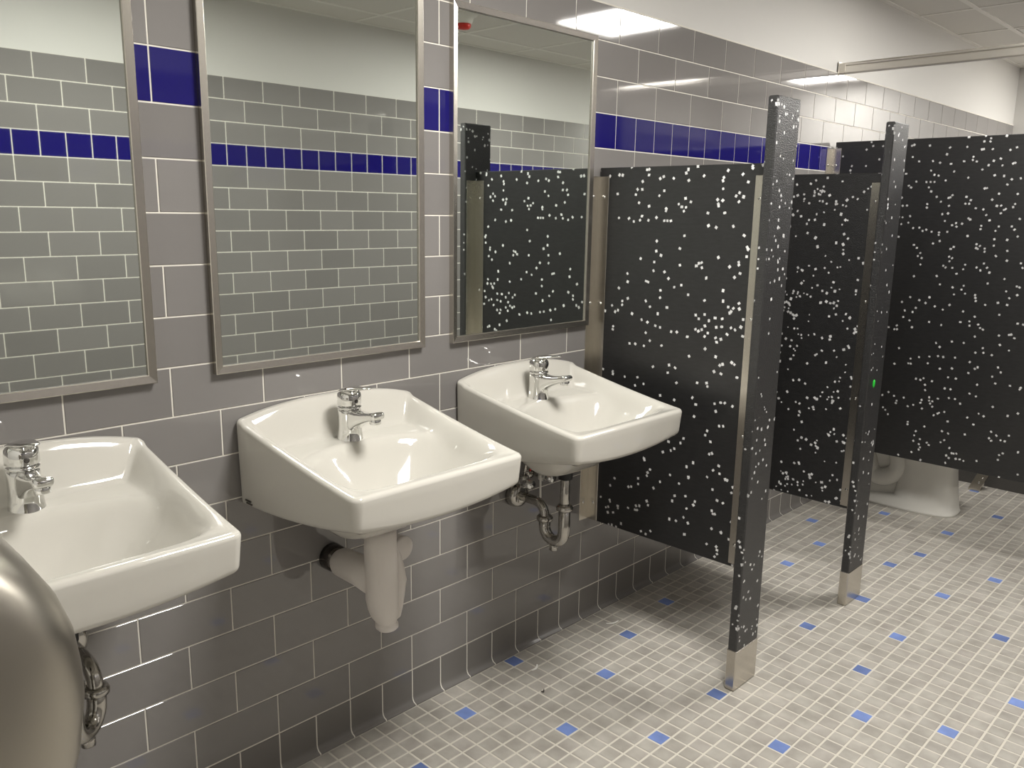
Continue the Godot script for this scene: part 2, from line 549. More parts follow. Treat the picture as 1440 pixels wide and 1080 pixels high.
func wall_tiles(parent: Node3D, z: float, dir: float, phase: float, x0: float, x1: float, mirrored: bool) -> void:
	var joint := 0.04 if mirrored else 0.032
	var grey: ArrayMesh
	var blue: ArrayMesh
	var st := start()
	tile_st(st, 2 - joint, 1 - joint, Vector3.ZERO, dir)
	grey = done(st)
	st = start()
	tile_st(st, 1 - joint, 1 - joint, Vector3.ZERO, dir)
	blue = done(st)
	var list := []
	var rest := start()
	var rest_n := 0
	for r in range(1, 19):
		var bl := r == 15
		var step := 1.0 if bl else 2.0
		var off := 0.0
		if not bl:
			off = (0.0 if r % 2 == 1 else 1.0) if r < 15 else (0.0 if r % 2 == 0 else 1.0)
		var n0 := int(floor((x0 - phase - off) / step)) - 1
		var x := phase + off + n0 * step
		while x < x1:
			var a := x
			var b := x + step
			x += step
			if b <= x0 + 0.1 or a >= x1 - 0.1:
				continue
			var cut := false
			if a < x0 or b > x1:
				cut = true
				a = max(a, x0)
				b = min(b, x1)
			var c := Vector3((a + b) / 2, r + 0.5, z)
			if not mirrored:
				var hidden := false
				for m in MIRRORS:
					if a > m[0] + 0.1 and b < m[1] - 0.1 and r >= MIRROR_Y0 and r + 1 < MIRROR_Y1:
						hidden = true
				if hidden:
					continue
			var seen := Vector3(c.x, c.y, -21.7) if mirrored else c
			list.append({"c": c, "blue": bl, "cut": cut, "w": b - a, "d": pixel(seen).z if in_frame(seen, 60) else 1e6})
	var order := list.duplicate()
	order.sort_custom(func(p, q): return p.d < q.d)
	var n_grey := 0
	var n_blue := 0
	for t in order:
		var c: Vector3 = t.c
		var tilt := Vector3(rng.randfn() * 0.0009, rng.randfn() * 0.0009, 0)
		if not mirrored and c.y > 18 and c.x > 6 and c.x < 15.5:
			tilt.x -= 0.0045      # the top course leans back a little here
		if t.blue:
			if t.d < 1e5 and n_blue < 90:
				n_blue += 1
				var m1 := put(blue, "blue_tile", M.blue_tile, parent, c * U)
				m1.rotation = tilt
				continue
			if t.cut:
				continue
			var m2 := put(blue, "blue_tile", M.blue_tile, parent, c * U)
			m2.rotation = tilt
			continue
		if t.d < 1e5 and n_grey < 296 and not t.cut:
			n_grey += 1
			var m3 := put(grey, "tile", M["tile%d" % (rng.randi() % 4)], parent, c * U)
			m3.rotation = tilt
		else:
			tile_st(rest, t.w - joint, 1 - joint, c, dir)
			rest_n += 1
	if rest_n:
		var o := put(done(rest), "distant_tiles", M.tile0, parent)
		o.set_meta("kind", "stuff")

func cove_tiles(parent: Node3D, z: float, dir: float, phase: float, x0: float, x1: float) -> void:
	# coved base tiles: upright face, curved foot
	var prof := [Vector2(1 - 0.018, -0.03), Vector2(1 - 0.03, 0.0), Vector2(0.2, 0.0), Vector2(0.12, 0.018), Vector2(0.06, 0.065), Vector2(0.03, 0.15), Vector2(0.0, 0.155)]
	var st := start()
	var hw := 0.5 - 0.018
	for i in prof.size() - 1:
		var p: Vector2 = prof[i]
		var q: Vector2 = prof[i + 1]
		st.set_smooth_group(-1 if i < 1 else 1)
		quad_n(st, V(-hw, p.x, p.y * dir), V(hw, p.x, p.y * dir), V(hw, q.x, q.y * dir), V(-hw, q.x, q.y * dir), Vector3(0, 0.3, dir))
	st.set_smooth_group(-1)
	for s in [-1.0, 1.0]:
		for i in prof.size() - 1:
			var p: Vector2 = prof[i]
			var q: Vector2 = prof[i + 1]
			quad_n(st, V(hw * s, p.x, p.y * dir), V(hw * s, q.x, q.y * dir), V(hw * s, q.x, -0.05 * dir), V(hw * s, p.x, -0.05 * dir), Vector3(s, 0, 0))
	# grout behind the joints follows the same curve, a little deeper
	var gr := start()
	gr.set_smooth_group(1)
	for i in range(1, prof.size() - 1):
		var p: Vector2 = prof[i] - Vector2(0.004, 0.004)
		var q: Vector2 = prof[i + 1] - Vector2(0.004, 0.004)
		quad_n(gr, V(x0, p.x, z + p.y * dir), V(x1, p.x, z + p.y * dir), V(x1, q.x, z + q.y * dir), V(x0, q.x, z + q.y * dir), Vector3(0, 0.3, dir))
	put(done(gr), "cove_grout", M.grout, parent)
	var mesh := done(st)
	var x: float = floor(x0 - phase) + phase
	while x < x1:
		if x >= x0 - 0.01 and x + 1 <= x1 + 0.01:
			put(mesh, "base_tile", M.cove, parent, V(x + 0.5, 0, z))
		x += 1.0

func room() -> void:
	# back wall behind the basins
	var w := struct("wall_back", "grey glazed tile wall with a band of dark blue tiles", "wall")
	put(box_mesh(V(ROOM_X0, -0.6, -1.2), V(ROOM_X1 + 1, TILE_TOP, -0.014)), "grout_bed", M.grout, w)
	put(box_mesh(V(ROOM_X0, TILE_TOP, -1.2), V(ROOM_X1 + 1, CEIL_Y + 1.2, -0.05)), "painted_wall", M.paint, w)
	put(box_mesh(V(-10.5, TILE_TOP - 0.012, -0.06), V(ROOM_X1, TILE_TOP + 0.03, -0.004), 0.0005), "grout_cap", M.grout, w)
	wall_tiles(w, 0.0, 1.0, 0.0, -10.5, ROOM_X1, false)
	cove_tiles(w, 0.0, 1.0, 0.0, -10.0, ROOM_X1)
	# opposite wall, seen in the mirrors
	var f := struct("wall_front", "grey tiled wall opposite the basins, seen in the mirrors", "wall")
	put(box_mesh(V(ROOM_X0 - 1, -0.6, ROOM_Z1 + 0.014), V(ROOM_X1 + 1, TILE_TOP, ROOM_Z1 + 1.2)), "grout_bed", M.grout, f)
	put(box_mesh(V(ROOM_X0 - 1, TILE_TOP, ROOM_Z1 + 0.05), V(ROOM_X1 + 1, CEIL_Y + 1.2, ROOM_Z1 + 1.2)), "painted_wall", M.paint, f)
	wall_tiles(f, ROOM_Z1, -1.0, 0.7, ROOM_X0, ROOM_X1, true)
	cove_tiles(f, ROOM_Z1, -1.0, 0.7, ROOM_X0, ROOM_X1)
	# side walls
	var l := struct("wall_left", "short side wall carrying the hand dryer", "wall")
	put(box_mesh(V(-11.7, -0.6, -0.05), V(-10.5, CEIL_Y + 1.2, 12.4), 0.002), "painted_wall", M.paint, l)
	var en := struct("wall_entry", "painted wall beside the entrance", "wall")
	put(box_mesh(V(ROOM_X0 - 1.2, -0.6, -1.2), V(ROOM_X0, CEIL_Y + 1.2, ROOM_Z1 + 1.2)), "painted_wall", M.paint, en)
	var rw := struct("wall_right", "painted end wall beyond the toilet stalls", "wall")
	put(box_mesh(V(ROOM_X1, -0.6, -1.2), V(ROOM_X1 + 1.2, CEIL_Y + 1.2, ROOM_Z1 + 1.2)), "painted_wall", M.paint, rw)
	# low dividing wall on the far side of the toilet stall
	var dw := struct("wall_stall", "dark tiled dividing wall behind the toilet under the stall panel", "wall")
	put(box_mesh(V(34.45, -0.3, -0.01), V(35.4, 15.5, 14.0), 0.002), "tiled_core", M.stall_tile, dw)
	# ceiling
	var c := struct("ceiling", "suspended ceiling of square white panels in a metal grid", "ceiling")
	put(box_mesh(V(ROOM_X0 - 1, CEIL_Y + 0.7, -1), V(ROOM_X1 + 1, CEIL_Y + 1.4, ROOM_Z1 + 1)), "slab", M.ceiling, c)
	var s := 5.644
	var xs := [ROOM_X0]
	var x := 32.95 - 9 * s
	while x < ROOM_X1:
		if x > ROOM_X0: xs.append(x)
		x += s
	xs.append(ROOM_X1)
	var zs := [-0.05, 2.65, 2.65 + s, 2.65 + 2 * s, 2.65 + 3 * s, ROOM_Z1 + 0.05]
	for i in xs.size() - 1:
		for k in zs.size() - 1:
			var lit := false
			for q in LIGHT_CELLS:
				if abs(q[0] - xs[i]) < 0.5 and abs(q[1] - zs[k]) < 0.5: lit = true
			if lit or (abs(xs[i] - 38.594) < 0.5 and k == 1):
				continue
			put(box_mesh(V(xs[i] + 0.02, CEIL_Y + 0.02, zs[k] + 0.02), V(xs[i + 1] - 0.02, CEIL_Y + 0.18, zs[k + 1] - 0.02), 0.002), "ceiling_tile", M.ceiling, c)
	for i in range(1, xs.size() - 1):
		put(box_mesh(V(xs[i] - 0.11, CEIL_Y - 0.01, -0.05), V(xs[i] + 0.11, CEIL_Y + 0.03, ROOM_Z1 + 0.05), 0.0008), "grid_bar", M.tbar, c)
	for k in range(1, zs.size() - 1):
		put(box_mesh(V(ROOM_X0, CEIL_Y - 0.02, zs[k] - 0.11), V(ROOM_X1, CEIL_Y + 0.03, zs[k] + 0.11), 0.0008), "grid_bar", M.tbar, c)
	for zz in [0.06, ROOM_Z1 - 0.06]:
		put(box_mesh(V(ROOM_X0, CEIL_Y - 0.015, zz - 0.12), V(ROOM_X1, CEIL_Y + 0.03, zz + 0.12), 0.0008), "edge_bar", M.tbar, c)
	# supply grille in the cell above the stall
	var v := thing("ceiling_vent", V(38.594 + s / 2, CEIL_Y, 2.65 + s / 2), "white square ceiling air vent above the toilet stall", "vent")
	var h := s / 2 - 0.12
	put(box_mesh(V(-h, 0.03, -h), V(h, 0.2, h), 0.001), "backing", M.tbar, v)
	for k in 4:
		var o := h - 0.15 - k * 0.6
		var st := start()
		add_box(st, V(-o, -0.02 - k * 0.02, -o), V(o, 0.06, -o + 0.3), 0.001)
		add_box(st, V(-o, -0.02 - k * 0.02, o - 0.3), V(o, 0.06, o), 0.001)
		add_box(st, V(-o, -0.02 - k * 0.02, -o + 0.3), V(-o + 0.3, 0.06, o - 0.3), 0.001)
		add_box(st, V(o - 0.3, -0.02 - k * 0.02, -o + 0.3), V(o, 0.06, o - 0.3), 0.001)
		put(done(st), "louvre", M.tbar, v)
	floor_mosaic()

const BLUE := [[5, 2], [11, 0], [8, 7], [14, 5], [19, 3], [11, 11], [25, 2], [0, 4], [17, 11], [15, 16], [21, 18], [23, 22], [26, 16], [29, 11], [32, 16], [37, 21], [41, 16], [47, 18], [44, 11], [48, 12], [44, 5], [38, 5], [55, 12], [49, 2], [56, 6], [63, 14], [36, 12], [29, 24], [70, 10]]

func floor_tile_st(st: SurfaceTool, c: Vector3, hw: float, col: Color) -> void:
	var b := 0.02
	st.set_color(col)
	var A := []
	var B := []
	for q in [[-1, -1], [1, -1], [1, 1], [-1, 1]]:
		A.append((c + Vector3(q[0] * (hw - b), 0, q[1] * (hw - b))) * U)
		B.append((c + Vector3(q[0] * hw, -b, q[1] * hw)) * U)
	quad_n(st, A[0], A[1], A[2], A[3], Vector3.UP)
	for i in 4:
		var j := (i + 1) % 4
		quad_n(st, A[i], A[j], B[j], B[i], Vector3.UP)

func floor_mosaic() -> void:
	var f := struct("floor", "grey mosaic tile floor with scattered small blue tiles", "floor")
	put(box_mesh(V(ROOM_X0 - 1, -1.2, -1), V(ROOM_X1 + 1, -0.012, ROOM_Z1 + 1)), "grout_bed", M.floor_grout, f)
	var hw := FT / 2 - 0.016
	var blue := {}
	for q in BLUE:
		blue[Vector2i(q[0], q[1])] = true
	# the same scatter goes on outside the picture
	var i0 := int(ceil(ROOM_X0 / FT)) - 1
	var i1 := int(floor(ROOM_X1 / FT)) - 1
	var k1 := int(floor(ROOM_Z1 / FT)) - 2
	var cells := []
	for i in range(i0, i1 + 1):
		for k in range(0, k1 + 1):
			var c := Vector3((i + 0.8) * FT, 0, (k + 0.83) * FT)
			var vis := in_frame(c, 30)
			if not vis and not blue.has(Vector2i(i, k)) and rng.randf() < 0.05:
				var clear := true
				for q in blue:
					if (q - Vector2i(i, k)).length() < 4.0:
						clear = false
						break
				if clear:
					blue[Vector2i(i, k)] = true
			cells.append({"c": c, "id": Vector2i(i, k), "d": pixel(c).z if vis else 1e6})
	cells.sort_custom(func(p, q): return p.d < q.d)
	var greys := []
	for n in 8:
		var st := start()
		var t := 0.43 + 0.007 * n
		floor_tile_st(st, Vector3.ZERO, hw, Color(t, t * 0.965, t * 0.915))
		greys.append(done(st))
	var blues := []
	for n in 4:
		var st := start()
		var g := 0.9 + 0.14 * n
		floor_tile_st(st, Vector3.ZERO, hw, Color(0.17 * g, 0.25 * g, 0.56 * g))
		blues.append(done(st))
	var rest := start()
	var n_grey := 0
	for q in cells:
		var c: Vector3 = q.c
		c.y = rng.randf_range(-0.004, 0.002)
		if blue.has(q.id):
			if q.d < 1e5:
				put(blues[rng.randi() % 4], "blue_mosaic_tile", M.floor_tile, f, c * U)
			else:
				floor_tile_st(rest, c, hw, Color(0.2, 0.28, 0.6))
		elif q.d < 1e5 and n_grey < 296:
			n_grey += 1
			put(greys[rng.randi() % 8], "mosaic_tile", M.floor_tile, f, c * U)
		else:
			var t := 0.43 + 0.007 * (rng.randi() % 8)
			floor_tile_st(rest, c, hw, Color(t, t * 0.965, t * 0.915))
	var o := put(done(rest), "distant_mosaic", M.floor_tile, f)
	o.set_meta("kind", "stuff")

# ---------------------------------------------------------------- mirrors
func mirror(i: int, label: String) -> void:
	var x0: float = MIRRORS[i][0]
	var x1: float = MIRRORS[i][1]
	var hx := (x1 - x0) / 2
	var hy := (MIRROR_Y1 - MIRROR_Y0) / 2
	var t := thing("wall_mirror", V((x0 + x1) / 2, (MIRROR_Y0 + MIRROR_Y1) / 2, 0), label, "mirror", "steel framed mirrors over the basins")
	put(box_mesh(V(-hx + 0.1, -hy + 0.1, 0.0), V(hx - 0.1, hy - 0.1, 0.085)), "glass", M.mirror, t)
	# frame profile: [distance inwards, z]
	var prof := [Vector2(0, 0.0), Vector2(0, 0.15), Vector2(0.012, 0.16), Vector2(0.15, 0.135), Vector2(0.165, 0.12), Vector2(0.165, 0.0)]
	for s in 4:
		var st := start()
		var ring := func(a: Vector2, p: Vector2) -> Vector3:
			return V(a.x - sign(a.x) * p.x, a.y - sign(a.y) * p.x, p.y)
		var a: Vector2 = [Vector2(-hx, -hy), Vector2(hx, -hy), Vector2(hx, hy), Vector2(-hx, hy)][s]
		var b: Vector2 = [Vector2(hx, -hy), Vector2(hx, hy), Vector2(-hx, hy), Vector2(-hx, -hy)][s]
		var outd := (a + b).normalized()
		for k in prof.size() - 1:
			var p: Vector2 = prof[k]
			var q: Vector2 = prof[k + 1]
			var e := q - p
			var n := Vector3(outd.x * e.y, outd.y * e.y, e.x) * 1.0
			if k == prof.size() - 2:
				n = Vector3(-outd.x, -outd.y, 0)
			elif k == 0:
				n = Vector3(outd.x, outd.y, 0)
			else:
				n = Vector3(0, 0, 1)
			quad_n(st, ring.call(a, p), ring.call(b, p), ring.call(b, q), ring.call(a, q), n)
		put(done(st), "frame_bar", M.steel, t)

# ---------------------------------------------------------------- basins
const SINK_D := 4.2
const SINK_X := [-6.98, -0.42, 5.82]

func sink_half(z: float) -> float:
	return lerpf(2.3, 2.22, z / SINK_D)

func sink_outline(inset: float) -> Array:
	# corner points of the plan, rounded, run round with equal counts
	var pts := []
	var N := 14
	var w0 := 2.3 - inset
	var w1 := 2.22 - inset
	var zf := SINK_D - inset
	var rb: float = max(0.1 - inset * 0.5, 0.03)
	var rf: float = max(0.2 - inset, 0.05)
	# back edge left to right
	for i in 40:
		pts.append(Vector2(lerpf(-w0 + rb, w0 - rb, i / 40.0), 0.02))
	for i in 6:
		var a := PI / 2 * i / 6
		pts.append(Vector2(w0 - rb + sin(a) * rb, 0.02 + rb - cos(a) * rb))
	for i in 34:
		var z := lerpf(0.02 + rb, zf - rf, i / 34.0)
		pts.append(Vector2(lerpf(w0, w1, z / SINK_D), z))
	for i in N:
		var a := PI / 2 * i / N
		pts.append(Vector2(w1 - rf + cos(a) * rf, zf - rf + sin(a) * rf))
	for i in 40:
		var x := lerpf(w1 - rf, -w1 + rf, i / 40.0)
		pts.append(Vector2(x, zf))
	for i in N:
		var a := PI / 2 * i / N
		pts.append(Vector2(-w1 + rf - sin(a) * rf, zf - rf + cos(a) * rf))
	for i in 34:
		var z := lerpf(zf - rf, 0.02 + rb, i / 34.0)
		pts.append(Vector2(-lerpf(w0, w1, z / SINK_D), z))
	for i in 6:
		var a := PI / 2 * i / 6
		pts.append(Vector2(-w0 + rb - cos(a) * rb, 0.02 + rb - sin(a) * rb))
	return pts

func bowl_q(x: float, z: float) -> float:
	var hz := 1.3
	var e := 2.4 if z < 2.55 else lerpf(2.4, 5.0, smooth(2.55, 3.2, z))
	return pow(pow(abs(x) / 1.96, e) + pow(abs(z - 2.55) / hz, e), 1.0 / e)

func smax(a: float, b: float, k: float) -> float:
	var h := clampf(0.5 + 0.5 * (a - b) / k, 0.0, 1.0)
	return lerpf(b, a, h) + k * h * (1.0 - h)

func sink_top(x: float, z: float) -> float:
	var d := lerpf(8.11, 7.97, z / SINK_D)
	var yb: float = 8.98 - 0.27 * pow(abs(x) / 2.3, 2.6)
	var tb := d + (yb - d) * (1.0 - smooth(0.14, 0.68, z))
	var e: float = sink_half(z) - abs(x)
	var rim: float = 8.0 + 0.72 * pow(1.0 - clampf(z / SINK_D, 0, 1), 1.2)
	var ts := d + (rim - d) * (1.0 - smooth(0.1, 0.62, e))
	var tf := d + (8.01 - d) * (1.0 - smooth(0.1, 0.4, SINK_D - z))
	var t := smax(smax(tb, ts, 0.05), tf, 0.02)
	t = min(t, max(yb, rim))
	var q := bowl_q(x, z)
	t -= 1.4 * smax(1.0 - pow(q, 1.8), 0.0, 0.16)
	return t

func sink_bottom(x: float, z: float) -> float:
	var t := clampf(z / SINK_D, 0, 1)
	return 6.85 + 0.5 * t * t - 0.2 * t * (1.0 - pow(clampf(abs(x) / 2.2, 0, 1), 2.0))

func sink_mesh() -> ArrayMesh:
	var rings := []
	var R := 0.1
	var inn := sink_outline(R)
	var out := sink_outline(0.0)
	var low := sink_outline(0.05)
	var low2 := sink_outline(0.16)
	var n := inn.size()
	var c := Vector2(0, 2.3)
	var K := 44
	for k in K + 1:
		var t := 1.0 - pow(1.0 - float(k) / K, 1.35)
		if k == 0: t = 0.015
		var ring := []
		for i in n:
			var p: Vector2 = c.lerp(inn[i], t)
			ring.append(V(p.x, sink_top(p.x, p.y), p.y))
		rings.append(ring)
	for a in 5:
		var t := PI / 2 * (a + 1) / 5.0
		var ring := []
		for i in n:
			var p: Vector2 = inn[i].lerp(out[i], sin(t))
			ring.append(V(p.x, sink_top(inn[i].x, inn[i].y) - R * (1 - cos(t)), p.y))
		rings.append(ring)
	for a in 4:
		var ring := []
		for i in n:
			var t := (a + 1) / 4.0
			var p: Vector2 = out[i].lerp(low[i], t)
			var y0: float = sink_top(inn[i].x, inn[i].y) - R
			ring.append(V(p.x, lerpf(y0, sink_bottom(p.x, p.y) + 0.1, t), p.y))
		rings.append(ring)
	for a in 3:
		var t := PI / 2 * (a + 1) / 3.0
		var ring := []
		for i in n:
			var p: Vector2 = low[i].lerp(low2[i], 1 - cos(t))
			ring.append(V(p.x, sink_bottom(p.x, p.y) + 0.1 * (1 - sin(t)), p.y))
		rings.append(ring)
	for k in 16:
		var t := 1.0 - (k + 1) / 16.0 * 0.985
		var ring := []
		for i in n:
			var p: Vector2 = c.lerp(low2[i], t)
			var y: float = sink_bottom(p.x, p.y) + 0.06
			var q := sqrt(pow(abs(p.x) / 2.1, 4.0) + pow((p.y - 2.0) / 1.9, 2.0))
			var bowl := 6.3 + 0.9 * smooth(0.15, 0.85, q)
			ring.append(V(p.x, min(y, bowl), p.y))
		rings.append(ring)
	var st := start()
	st.set_smooth_group(0)
	add_rings(st, rings, true, false, true, true)
	return done(st, true)

func faucet(x: float, label: String) -> void:
	var t := thing("basin_faucet", V(x, 8.075, 0.88), label, "faucet", "chrome single lever basin faucets")
	# body: round column, slightly waisted, leaning into the spout
	put(lathe_mesh([[0.30, -0.02], [0.30, 0.0], [0.285, 0.03], [0.27, 0.2], [0.26, 0.4], [0.262, 0.6], [0.262, 0.66], [0.25, 0.685]], 32), "body", M.chrome, t)
	put(lathe_mesh([[0.235, 0.68], [0.235, 0.71], [0.262, 0.715], [0.268, 0.74], [0.262, 0.765], [0.235, 0.77], [0.235, 0.79]], 32), "collar", M.chrome, t)
	# spout: flattened tube rising to the front
	var rings := []
	var pts := [[0.1, 0.44, 0.2, 0.30], [0.25, 0.48, 0.19, 0.23], [0.4, 0.53, 0.18, 0.165], [0.6, 0.585, 0.17, 0.12], [0.8, 0.64, 0.165, 0.1], [0.98, 0.69, 0.16, 0.09], [1.06, 0.705, 0.155, 0.085], [1.1, 0.71, 0.13, 0.06]]
	for p in pts:
		var ring := []
		for k in 20:
			var a: float = TAU * k / 20
			var cx: float = sign(cos(a)) * pow(abs(cos(a)), 0.55) * p[2]
			var cy: float = sign(sin(a)) * pow(abs(sin(a)), 0.55) * p[3]
			ring.append(V(cx, p[1] + cy, p[0]))
		rings.append(ring)
	var st := start()
	st.set_smooth_group(0)
	add_rings(st, rings, true, true, true, true)
	put(done(st, true), "spout", M.chrome, t)
	put(lathe_mesh([[0.115, -0.06], [0.125, -0.05], [0.125, 0.06], [0.1, 0.07]], 20), "aerator", M.chrome, t, V(0, 0.575, 0.95))
	# cap with lever
	var cap := put(lathe_mesh([[0.255, 0.79], [0.268, 0.81], [0.27, 0.98], [0.255, 1.05], [0.2, 1.11], [0.1, 1.145], [0.02, 1.15]], 32), "cap", M.chrome, t)
	put(lathe_mesh([[0.045, -0.02], [0.045, 0.012], [0.02, 0.016]], 14), "index_button", M.ink, cap, V(0, 0.9, 0.262)).rotation = Vector3(PI / 2, 0, 0)
	rings = []
	var lv := [[-0.2, 1.02, 0.16, 0.04], [-0.1, 1.10, 0.22, 0.06], [0.1, 1.16, 0.22, 0.06], [0.3, 1.19, 0.19, 0.048], [0.5, 1.225, 0.15, 0.036], [0.68, 1.255, 0.115, 0.03], [0.76, 1.265, 0.08, 0.022], [0.79, 1.265, 0.03, 0.01]]
	for p in lv:
		var ring := []
		for k in 18:
			var a: float = TAU * k / 18
			ring.append(V(cos(a) * p[2], p[1] + sin(a) * p[3], p[0]))
		rings.append(ring)
	st = start()
	st.set_smooth_group(0)
	add_rings(st, rings, true, true, true, true)
	put(done(st, true), "lever", M.chrome, t)

func basins() -> void:
	var mesh := sink_mesh()
	var labels := ["white wall-hung washbasin beside the steel hand dryer", "white wall-hung washbasin with a white wrapped drain below it", "white wall-hung washbasin next to the speckled black screen"]
	var fl := ["chrome lever faucet on the basin beside the hand dryer", "chrome lever faucet on the basin with the wrapped drain", "chrome lever faucet on the basin next to the speckled screen"]
	for i in 3:
		var t := thing("washbasin", V(SINK_X[i], 0, 0), labels[i], "sink", "white wall-hung washbasins")
		put(mesh, "bowl", M.porcelain, t)
		put(lathe_mesh([[0.2, -0.05], [0.2, 0.01], [0.16, 0.02], [0.13, 0.0], [0.02, -0.01]], 24), "drain", M.chrome, t, V(0, sink_top(0, 2.0) + 0.01, 2.0))
		if i == 1:
			var st := start()
			add_box(st, V(-2.268, 7.0, 0.24), V(-2.2, 7.03, 0.46))
			add_box(st, V(-2.268, 6.945, 0.28), V(-2.2, 6.972, 0.5))
			put(done(st), "maker_mark", M.ink, t, Vector3.ZERO, "tiny dark printed maker mark")
		faucet(SINK_X[i], fl[i])

func trap(x: float, swing: float, label: String) -> void:
	# chrome P-trap: tailpiece, J bend, arm to the wall, escutcheon
	var t := thing("drain_trap", V(x, 0, 1.95), label, "pipe", "chrome drain traps")
	var d := Vector3(sin(swing), 0, -cos(swing))
	var r := 0.135
	put(tube_mesh([Vector3(0, 6.32, 0), Vector3(0, 4.75, 0)], r, 20), "tailpiece", M.chrome_dull, t)
	put(lathe_mesh([[0.15, 5.98], [0.2, 6.0], [0.2, 6.2], [0.24, 6.21], [0.24, 6.3]], 20), "drain_nut", M.black, t)
	var jr := 0.36
	var path := [Vector3(0, 5.15, 0), Vector3(0, 4.55, 0)]
	path.append_array(arc(d * jr + Vector3(0, 4.45, 0), -d, Vector3.DOWN, jr, 0.05, PI - 0.05, 12))
	path.append(d * jr * 2 + Vector3(0, 4.6, 0))
	put(tube_mesh(path, 0.165, 20), "j_bend", M.chrome_dull, t)
	put(lathe_mesh([[0.175, -0.07], [0.23, -0.05], [0.235, 0.03], [0.2, 0.08], [0.15, 0.09]], 20), "slip_nut", M.chrome_dull, t, V(0, 5.15, 0))
	put(lathe_mesh([[0.175, -0.07], [0.23, -0.05], [0.235, 0.03], [0.2, 0.08], [0.15, 0.09]], 20), "slip_nut", M.chrome_dull, t, (d * jr * 2 + Vector3(0, 4.66, 0)) * U)
	put(lathe_mesh([[0.1, -0.14], [0.12, -0.13], [0.12, 0.06]], 16), "cleanout_plug", M.chrome_dull, t, (d * jr + Vector3(0, 3.95, 0)) * U)
	# arm
	var top := d * jr * 2 + Vector3(0, 4.6, 0)
	var back := Vector3(0, 0, -1)
	var p2 := [top]
	p2.append_array(arc(top + Vector3(0, 0.12, 0) + back * 0.36, -back, Vector3.UP, 0.36, 0.0, PI / 2, 10))
	var end: Vector3 = p2[p2.size() - 1]
	p2.append(Vector3(end.x, end.y, -1.97))
	put(tube_mesh(p2, r, 20), "wall_arm", M.chrome_dull, t)
	var es := put(lathe_mesh([[0.36, 0.0], [0.36, 0.18], [0.33, 0.28], [0.24, 0.33], [0.14, 0.34]], 24), "escutcheon", M.chrome_dull, t, V(end.x, end.y, -1.95))
	es.rotation = Vector3(PI / 2, 0, 0)

func stop_valve(x: float, label: String) -> void:
	var t := thing("stop_valve", V(x, 5.6, 0), label, "valve", "chrome stop valves")
	put(tube_mesh([Vector3(0, 0, 0.0), Vector3(0, 0, 0.7)], 0.1, 16), "stub", M.chrome_dull, t)
	put(lathe_mesh([[0.2, 0.0], [0.2, 0.04], [0.12, 0.07]], 20), "escutcheon", M.chrome_dull, t).rotation = Vector3(PI / 2, 0, 0)
	put(tube_mesh([Vector3(0, -0.12, 0.6), Vector3(0, 0.2, 0.6)], 0.13, 16), "body", M.chrome, t)
	put(tube_mesh([Vector3(0, 0.0, 0.62), Vector3(0, 0.0, 0.92)], [0.16, 0.13], 8), "handle", M.chrome, t)
	put(tube_mesh([Vector3(0, 0.2, 0.6), Vector3(0.03, 0.5, 0.62), Vector3(0.1, 0.8, 0.68), Vector3(0.12, 1.15, 0.72)], 0.05, 10), "supply_hose", M.chrome_dull, t)

